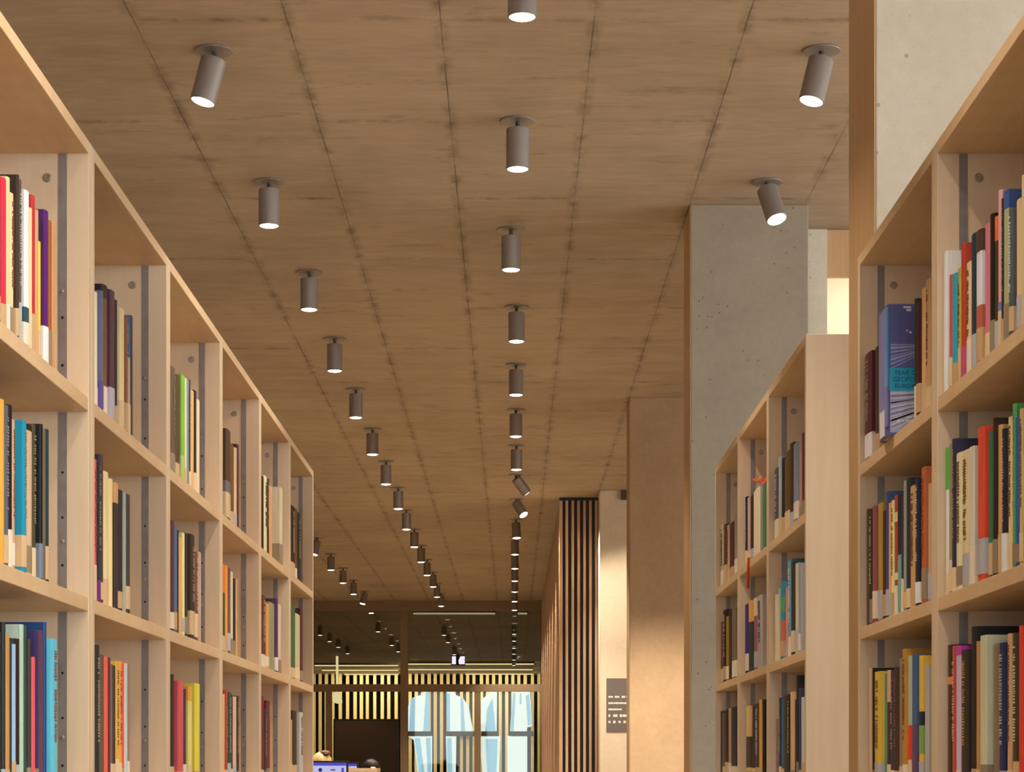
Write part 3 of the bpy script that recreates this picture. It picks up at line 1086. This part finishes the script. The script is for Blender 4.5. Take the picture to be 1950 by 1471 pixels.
def gilded():
    r = struct(empty('wall_gilded_slats', (0, FARY, 0)), 'far wall of upright gilded slats before a black ground', 'wall')
    B(-9, 2.2, .9, .98, 0, CEIL).build('black_ground', plain('black_ground', '#050505', 1, 0), r)
    m = MB()
    x = -8.0
    rnd = random.Random(3)
    wins = [(-3.12, -2.40), (-1.96, -1.12), (-.96, -.36), (-.18, .56)]
    while x < 1.0:
        wd = rnd.uniform(.085, .098)
        m.box(x, x + wd, 0, .09, 0, CEIL - .001)
        x += rnd.choice([.178, .184, .19, .215])
    m.build('slats', M['gold_slat'], r)
gilded()

sky_a = emit('daylit_glass', '#e2f0fc', .62)
sky_b = emit('daylit_blue_glass', '#9ccfee', .54)
def bright_window(n, label, up, lo, blues):
    Y = FARY - .10
    c = px(up[0][0], 1471, Y)[0]
    r = struct(empty(f'window_{n}', (c, Y, 0)), label, 'window')
    def poly(pts, nm, mt, d=0.0, th=.05):
        q = [(px(a, b, Y)[0] - c, px(a, b, Y)[1]) for a, b in pts]
        return MB().prism(q, 'y', -th + d, d).build(nm, mt, r)
    poly(up, 'upper_pane', sky_a); poly(lo, 'lower_pane', sky_a)
    for k, b in enumerate(blues):
        tag(poly(b, 'blue_streak', sky_b, -.051, .004), 'pale blue streak of the view outside')
    a, b = min(p[0] for p in up), max(p[0] for p in up)
    poly([(a, 1393.5), (b + 3, 1393.5), (b + 3, 1403), (a, 1403)], 'crossbar', M['black'], -.054, .03)
bright_window(1, 'bright window with sloping left shoulder beside the tall mullion', [(775, 1352), (783, 1331), (804, 1323), (812, 1308), (818, 1308), (818, 1395), (775, 1395)],
    [(775, 1402), (823, 1402), (823, 1560), (806, 1560), (792, 1440), (788, 1410)],
    [[(783, 1331), (791, 1329), (790, 1394), (779, 1394)], [(811, 1318), (818, 1310), (818, 1394), (806, 1394)], [(790, 1406), (800, 1406), (812, 1500), (800, 1500)], [(811, 1406), (820, 1406), (822, 1500), (816, 1500)]])
bright_window(2, 'bright window with sloping right shoulder between door posts', [(850, 1308), (858, 1308), (868, 1324), (882, 1330), (893, 1348), (901, 1395), (852, 1395)],
    [(849, 1402), (869, 1402), (867, 1560), (854, 1560)],
    [[(850, 1320), (857, 1322), (857, 1394), (852, 1394)], [(877, 1329), (882, 1331), (886, 1394), (878, 1394)], [(851, 1406), (860, 1406), (862, 1500), (853, 1500)]])
bright_window(3, 'narrow bright window just past the middle door post', [(916, 1334), (930, 1322), (936, 1308), (947, 1308), (946, 1396), (916, 1396)],
    [(916, 1402), (953, 1402), (947, 1560), (926, 1560), (916, 1440)],
    [[(927, 1352), (938, 1330), (944, 1394), (924, 1394)], [(925, 1408), (948, 1408), (944, 1500), (929, 1500)]])
bright_window(4, 'bright window nearest the slatted screen', [(977, 1308), (1009, 1308), (1013, 1384), (1004, 1386), (1003, 1396), (971, 1396)],
    [(966, 1402), (1004, 1402), (1004, 1560), (966, 1560)],
    [[(977, 1320), (982, 1322), (978, 1394), (972, 1394)], [(990, 1322), (993, 1322), (993, 1342), (989, 1342)], [(1001, 1326), (1008, 1322), (1012, 1380), (1005, 1384)]])

def exit_sign():
    Y = 50.0
    a, z = px(859, 1268, Y); b, z1 = px(886, 1249, Y)
    r = thing('exit_sign', 'hanging emergency exit sign with two pale lit pictogram panels', 'sign', (a, Y, z))
    w, h = b - a, z1 - z
    B(0, w, 0, .05, 0, h).build('sign_case', M['black'], r)
    for q in (.25, .75):
        B(w * q - .01, w * q + .01, .015, .035, h, CEIL - z - .001).build('hanger_rod', M['lamp_dark'], r)
    lit = emit('sign_light', '#d6d0f2', .9)
    # running figure and arrow
    m = MB().box(.02, w * .34, -.006, 0, .03, h - .02).build('lit_figure', lit, r)
    m = MB().prism([(w * .56, .03), (w * .96, .03), (w * .96, h - .02), (w * .66, h - .02), (w * .52, h * .5)], 'y', -.006, 0).build('lit_arrow', lit, r)
exit_sign()

# dark presentation screen standing beyond the glass
def dark_screen():
    Y = 45.0
    a, z1 = px(635, 1370, Y); b, _ = px(758, 1370, Y)
    r = thing('presentation_screen', 'large dark display screen standing beyond the glass', 'screen', (a, Y, 0))
    w = b - a
    B(0, w, -.03, .03, .55, z1).build('frame', M['black'], r)
    B(.04, w - .04, -.036, -.0302, .60, z1 - .05).build('display_glass', M['screen_dark'], r)
    B(w * .5 - .05, w * .5 + .05, .03, .09, .03, 1.2).build('post', M['black'], r)
    B(w * .25, w * .75, -.25, .30, 0, .03).build('base_plate', M['black'], r)
    # low bookshelf behind the right end of the screen reads through as pale uprights
dark_screen()

def paper_lamp():
    Y = 52.0
    x, z = px(642, 1330, Y)
    r = thing('pendant_lamp', 'cream pendant lamp with lumpy shade hanging beyond the glass', 'lamp', (x, Y, z))
    cream = emit('paper_shade', '#f0e2b0', .55)
    for dx, dz, rr in ((-.05, .03, .085), (.04, .02, .08), (.0, -.04, .095), (.06, -.08, .07), (-.03, .09, .06)):
        MB().lathe([(0, -rr)] + [(rr * math.cos(q), rr * math.sin(q)) for q in [PI * (k / 8 - .5) for k in range(1, 8)]] + [(0, rr)], 16, Matrix.Translation((dx, 0, dz)), cap=False).build('shade_globe', cream, r, smooth=60)
    MB().lathe([(0, .09), (.03, .09), (.03, CEIL - z - .001), (0, CEIL - z - .001)], 12).build('stem', cream, r)  # unlit stem given the shade's glow so it shows cream
paper_lamp()

# ------------------------------------------------------------------ service desk, monitors and the two people
def monitor(x0, x1, ztop, y, name_label, pic):
    r = thing('computer_monitor', name_label, 'monitor', (x0, y, .75))
    w, h = x1 - x0, .33
    zt = ztop - .75
    B(0, w, 0, .035, zt - h, zt).build('case', M['black'], r, bevel=.004)
    scr = emit('lit_screen_' + pic, '#c9c8ff', .42)
    B(.016, w - .016, -.0015, .001, zt - h + .02, zt - .016).build('lit_display', scr, r)
    bar = emit('screen_bar_' + pic, '#4a4ac8', .42)
    tag(B(.016, w - .016, -.0025, -.0014, zt - .040, zt - .0162).build('title_bar', bar, r), 'blue bar along the top of the display')
    if pic == 'a':
        ink = emit('screen_ink', '#2a2a90', .3); leaf = emit('screen_leaf', '#4a8a4a', .3)
        MB().lathe([(0, 0), (.016, 0), (.016, .001), (0, .001)], 20, Matrix.Translation((w * .5 + .03, -.0024, zt - .075)) @ Matrix.Rotation(PI/2, 4, 'X')).build('globe_picture', ink, r)
        B(w * .5 + .01, w * .5 + .075, -.0024, -.0014, zt - .115, zt - .092).build('landscape_picture', leaf, r)
        m = MB()
        for k, (a, b) in enumerate([(.115, .122), (.124, .131), (.134, .144), (.146, .152)]):
            m.box(w * .5 + a, w * .5 + b, -.0024, -.0014, zt - .082, zt - .068)
        m.build('headline_lettering', ink, r)
        B(w - .055, w - .035, -.0024, -.0014, zt - .10, zt - .058).build('side_menu', bar, r)
    B(w * .5 - .03, w * .5 + .03, .03, .05, .02, zt - h * .5).build('stand_neck', M['black'], r)
    B(w * .5 - .12, w * .5 + .12, -.06, .14, 0.001, .02).build('stand_foot', M['black'], r)
def desk(x0, x1, y0, y1, h, label, front=False):
    r = thing('desk', label, 'desk', (x0, y0, 0), 'desks past the bookcases')
    w, d = x1 - x0, y1 - y0
    B(0, w, 0, d, h - .03, h).build('desktop', M['ply_shelf'], r)
    for a in (0, w - .03):
        B(a, a + .03, .03, d - .03, 0, h - .0302).build('side_panel', M['ply'], r)
    B(.0302, w - .0302, d - .06, d - .04, .3, h - .0302).build('modesty_panel', M['ply'], r)
desk(-2.6, -1.22, 17.25, 17.95, .75, 'birch desk carrying the nearer bluish monitor')
monitor(-1.87, -1.353, EYE + .036, 17.5, 'bluish lit monitor with globe picture, nearer of two', 'a')
desk(-2.9, -1.30, 21.05, 21.75, .75, 'birch desk carrying the small distant monitor')
monitor(-2.06, -1.545, EYE + .030, 21.3, 'second lit monitor showing beside the nearer one', 'b')
def counter():
    r = thing('service_counter', 'lit birch service counter end beneath the dark haired person', 'counter', (-1.62, 19.6, 0))
    B(0, .37, 0, .5, 1.14, 1.172).build('counter_top', M['ply_shelf'], r)
    B(.02, .35, .02, .48, 0, 1.1398).build('carcass', M['ply'], r)
    o = B(.31, .35, .04, .08, 0, .012).build('paper_slip', M['white_print'], None, (-1.62, 19.6, 1.1725))
    tag(o, 'small white card standing on the service counter', 'card')
counter()

def person(loc, face, label, hair, shirt, style):
    """seated figure: body is one skinned surface; origin on the floor under the pelvis; looks along -y before turning"""
    r = thing('person', label, 'person', loc)
    r.rotation_euler = (0, 0, face)
    J = {'pelvis': ((0, 0, .50), .125), 'waist': ((0, .02, .64), .115), 'chest': ((0, .02, .82), .135), 'neck0': ((0, .0, .95), .065), 'neck': ((0, -.015, 1.00), .052),
         'jaw': ((0, -.035, 1.055), .062), 'skull': ((0, -.02, 1.135), .082), 'crown': ((0, -.01, 1.185), .066)}
    E = [('pelvis', 'waist'), ('waist', 'chest'), ('chest', 'neck0'), ('neck0', 'neck'), ('neck', 'jaw'), ('jaw', 'skull'), ('skull', 'crown')]
    for s, n in ((-1, 'l'), (1, 'r')):
        J.update({n+'sh': ((s*.17, .02, .90), .058), n+'el': ((s*.23, -.05, .66), .042), n+'wr': ((s*.13, -.28, .775), .027), n+'pa': ((s*.11, -.35, .78), .030),
                  n+'hip': ((s*.09, -.06, .49), .092), n+'kn': ((s*.11, -.45, .50), .060), n+'an': ((s*.11, -.42, .10), .040), n+'to': ((s*.12, -.56, .04), .036)})
        E += [('chest', n+'sh'), (n+'sh', n+'el'), (n+'el', n+'wr'), (n+'wr', n+'pa'), ('pelvis', n+'hip'), (n+'hip', n+'kn'), (n+'kn', n+'an'), (n+'an', n+'to')]
        for q in range(5):
            fx = (q - 1.5) * .017
            if q < 4:
                a = (s*.11 + fx, -.385, .782); b = (s*.11 + fx * 1.1, -.42 - .004 * (q in (1, 2)), .775); c_ = (s*.11 + fx * 1.1, -.445 - .006 * (q in (1, 2)), .765)
            else:
                a = (s*.11 - s*.034, -.345, .778); b = (s*.11 - s*.052, -.372, .772); c_ = (s*.11 - s*.056, -.395, .767)
            J.update({f'{n}f{q}a': (a, .0095), f'{n}f{q}b': (b, .0085), f'{n}f{q}c': (c_, .0075)})
            E += [(n+'pa', f'{n}f{q}a'), (f'{n}f{q}a', f'{n}f{q}b'), (f'{n}f{q}b', f'{n}f{q}c')]
    ks = list(J)
    me = bpy.data.meshes.new('body')
    me.from_pydata([J[k][0] for k in ks], [(ks.index(a), ks.index(b)) for a, b in E], [])
    me.materials.append(M['skin'])
    o = bpy.data.objects.new('body', me); COL.objects.link(o); o.parent = r
    sk = o.modifiers.new('skin', 'SKIN'); sk.use_smooth_shade = True
    for i, k in enumerate(ks):
        q = J[k][1]; me.skin_vertices[0].data[i].radius = (q, q)
        me.skin_vertices[0].data[i].use_root = (k == 'pelvis')
    sb = o.modifiers.new('sub', 'SUBSURF'); sb.levels = sb.render_levels = 2
    def ell(name, c, rad, mat, cut=None, rot=0):
        m = MB(); n = 14
        prof = [(math.cos(PI * (k / n - .5)), math.sin(PI * (k / n - .5))) for k in range(n + 1)]
        if cut is not None: prof = [p for p in prof if p[1] > cut]
        prof[-1] = (0.0, prof[-1][1])
        m.lathe(prof, 22, Matrix.Translation(c) @ Matrix.Rotation(rot, 4, 'X') @ Matrix.Diagonal((*rad, 1)), cap=cut is not None)
        return m.build(name, mat, r, smooth=60)
    # clothing follows the body
    ell('jumper', (0, .02, .75), (.185, .15, .24), shirt)
    for s in (-1, 1):
        d = Vector(J[('l' if s < 0 else 'r')+'el'][0]) - Vector(J[('l' if s < 0 else 'r')+'sh'][0])
        mid = Vector(J[('l' if s < 0 else 'r')+'sh'][0]) + d * .45
        m = MB().lathe([(.0, -.17), (.052, -.15), (.062, -.02), (.068, .10), (.05, .15), (0, .16)], 18, Matrix.Translation(mid) @ (-d).to_track_quat('Z', 'Y').to_matrix().to_4x4(), cap=False)
        m.build('sleeve', shirt, r, smooth=60)
        a, b = Vector((s*.09, -.02, .49)), Vector((s*.11, -.46, .50))
        L = (b - a).length
        MB().lathe([(0, 0), (.105, .01), (.098, L * .5), (.074, L), (.05, L + .03), (0, L + .04)], 18, Matrix.Translation(a) @ (b - a).to_track_quat('Z', 'Y').to_matrix().to_4x4(), cap=False).build('trouser_leg', M['trouser'], r, smooth=60)
        B(s*.11 - .045, s*.11 + .045, -.60, -.36, 0.002, .085).build('shoe', M['black'], r, bevel=.03)
        ell('ear', (s * .083, -.005, 1.125), (.012, .022, .032), M['skin'])
        ell('eye', (s * .031, -.097, 1.145), (.012, .008, .010), M['white_print'])
        ell('iris', (s * .031, -.1035, 1.145), (.006, .004, .006), M['black'])
    ell('nose', (0, -.108, 1.115), (.013, .020, .024), M['skin'], rot=-.3)
    ell('mouth', (0, -.094, 1.075), (.024, .008, .007), M['shirt2'])
    # hair cap
    ell('hair', (0, .012, 1.155), (.094, .104, .108), hair, cut=-.15 if style == 'bun' else -.55, rot=.30)
    if style == 'bun':
        ell('hair_knot', (.035, -.02, 1.252), (.045, .035, .022), M['chestnut'])
        tag(ell('hair_clip', (.045, -.055, 1.238), (.026, .016, .014), M['brown_hair']), 'dark brown hair clip')
def chair(loc, face, label):
    r = thing('office_chair', label, 'chair', loc, 'office chairs at the desks')
    r.rotation_euler = (0, 0, face)
    B(-.22, .22, -.24, .22, .345, .385).build('seat', M['trouser'], r, bevel=.012)
    B(-.20, .20, .25, .28, .50, .86).build('backrest', M['trouser'], r, bevel=.012)
    B(-.03, .03, .24, .262, .30, .55).build('back_bracket', M['black'], r)
    B(-.03, .03, 0, .24, .29, .32).build('seat_bracket', M['black'], r)
    MB().lathe([(0, .06), (.025, .06), (.025, .344), (0, .344)], 14).build('column', M['black'], r)
    for k in range(5):
        a = 2 * PI * k / 5
        MB().prism([(0, .05), (.26, .03), (.26, .055), (0, .085)], 'y', -.018, .018).build('foot', M['black'], r).rotation_euler = (0, 0, a)
        w = MB().lathe([(0, -.012), (.024, -.012), (.024, .012), (0, .012)], 14, Matrix.Translation((.25 * math.cos(a), .25 * math.sin(a), .024)) @ Matrix.Rotation(PI/2, 4, 'X')).build('caster', M['black'], r)
person((-1.655, 18.42, .055), 0.0, 'person with pale blond hair and a dark clip seated behind the nearer monitor', M['blond'], M['shirt'], 'bun')
chair((-1.655, 18.42, 0), 0.0, 'office chair under the blond person')
person((-1.475, 22.25, .005), PI * .22, 'dark haired person seated behind the small distant monitor', M['brown_hair'], M['shirt2'], 'short')
chair((-1.475, 22.25, -.04 + .04), PI * .22, 'office chair under the dark haired person')

# ------------------------------------------------------------------ light and camera
def area(name, loc, rot, sx, sy, e, col):
    ld = bpy.data.lights.new(name, 'AREA'); ld.shape = 'RECTANGLE'; ld.size = sx; ld.size_y = sy
    ld.energy = e; ld.color = col
    o = bpy.data.objects.new(name, ld); COL.objects.link(o); o.location = loc; o.rotation_euler = rot
    return o
# added area light without a fixture, brightens the side room wall
area('side_room_fill', (2.0, 10.74, CEIL - .12), (R(62), 0, 0), 1.3, .25, 4.2, (1, .88, .78))

w = bpy.data.worlds.new('overcast_sky'); scene.world = w
w.use_nodes = True
bg = w.node_tree.nodes['Background']
bg.inputs['Color'].default_value = (.95, .98, 1.0, 1)
bg.inputs['Strength'].default_value = 2.6

cam = bpy.data.cameras.new('camera')
cam.sensor_width = 36.0
cam.lens = F / 1950 * 36.0
cam.shift_x = (975 - VX) / 1950
cam.shift_y = (VY - 735.5) / 1950
cam.clip_end = 200
co = bpy.data.objects.new('camera', cam); COL.objects.link(co)
co.location = (0, 0, EYE); co.rotation_euler = (PI / 2, 0, 0)
scene.camera = co

scene.view_settings.view_transform = 'Standard'
scene.view_settings.look = 'None'
scene.view_settings.gamma = 1.0
scene.view_settings.use_curve_mapping = False
scene.view_settings.exposure = 1.06
cy = scene.cycles
cy.max_bounces = 7; cy.diffuse_bounces = 3; cy.glossy_bounces = 3; cy.transparent_max_bounces = 6; cy.transmission_bounces = 3
cy.use_denoising = True
cy.use_adaptive_sampling = True
cy.adaptive_threshold = .08
cy.sample_clamp_indirect = 6.0
cy.caustics_reflective = False; cy.caustics_refractive = False
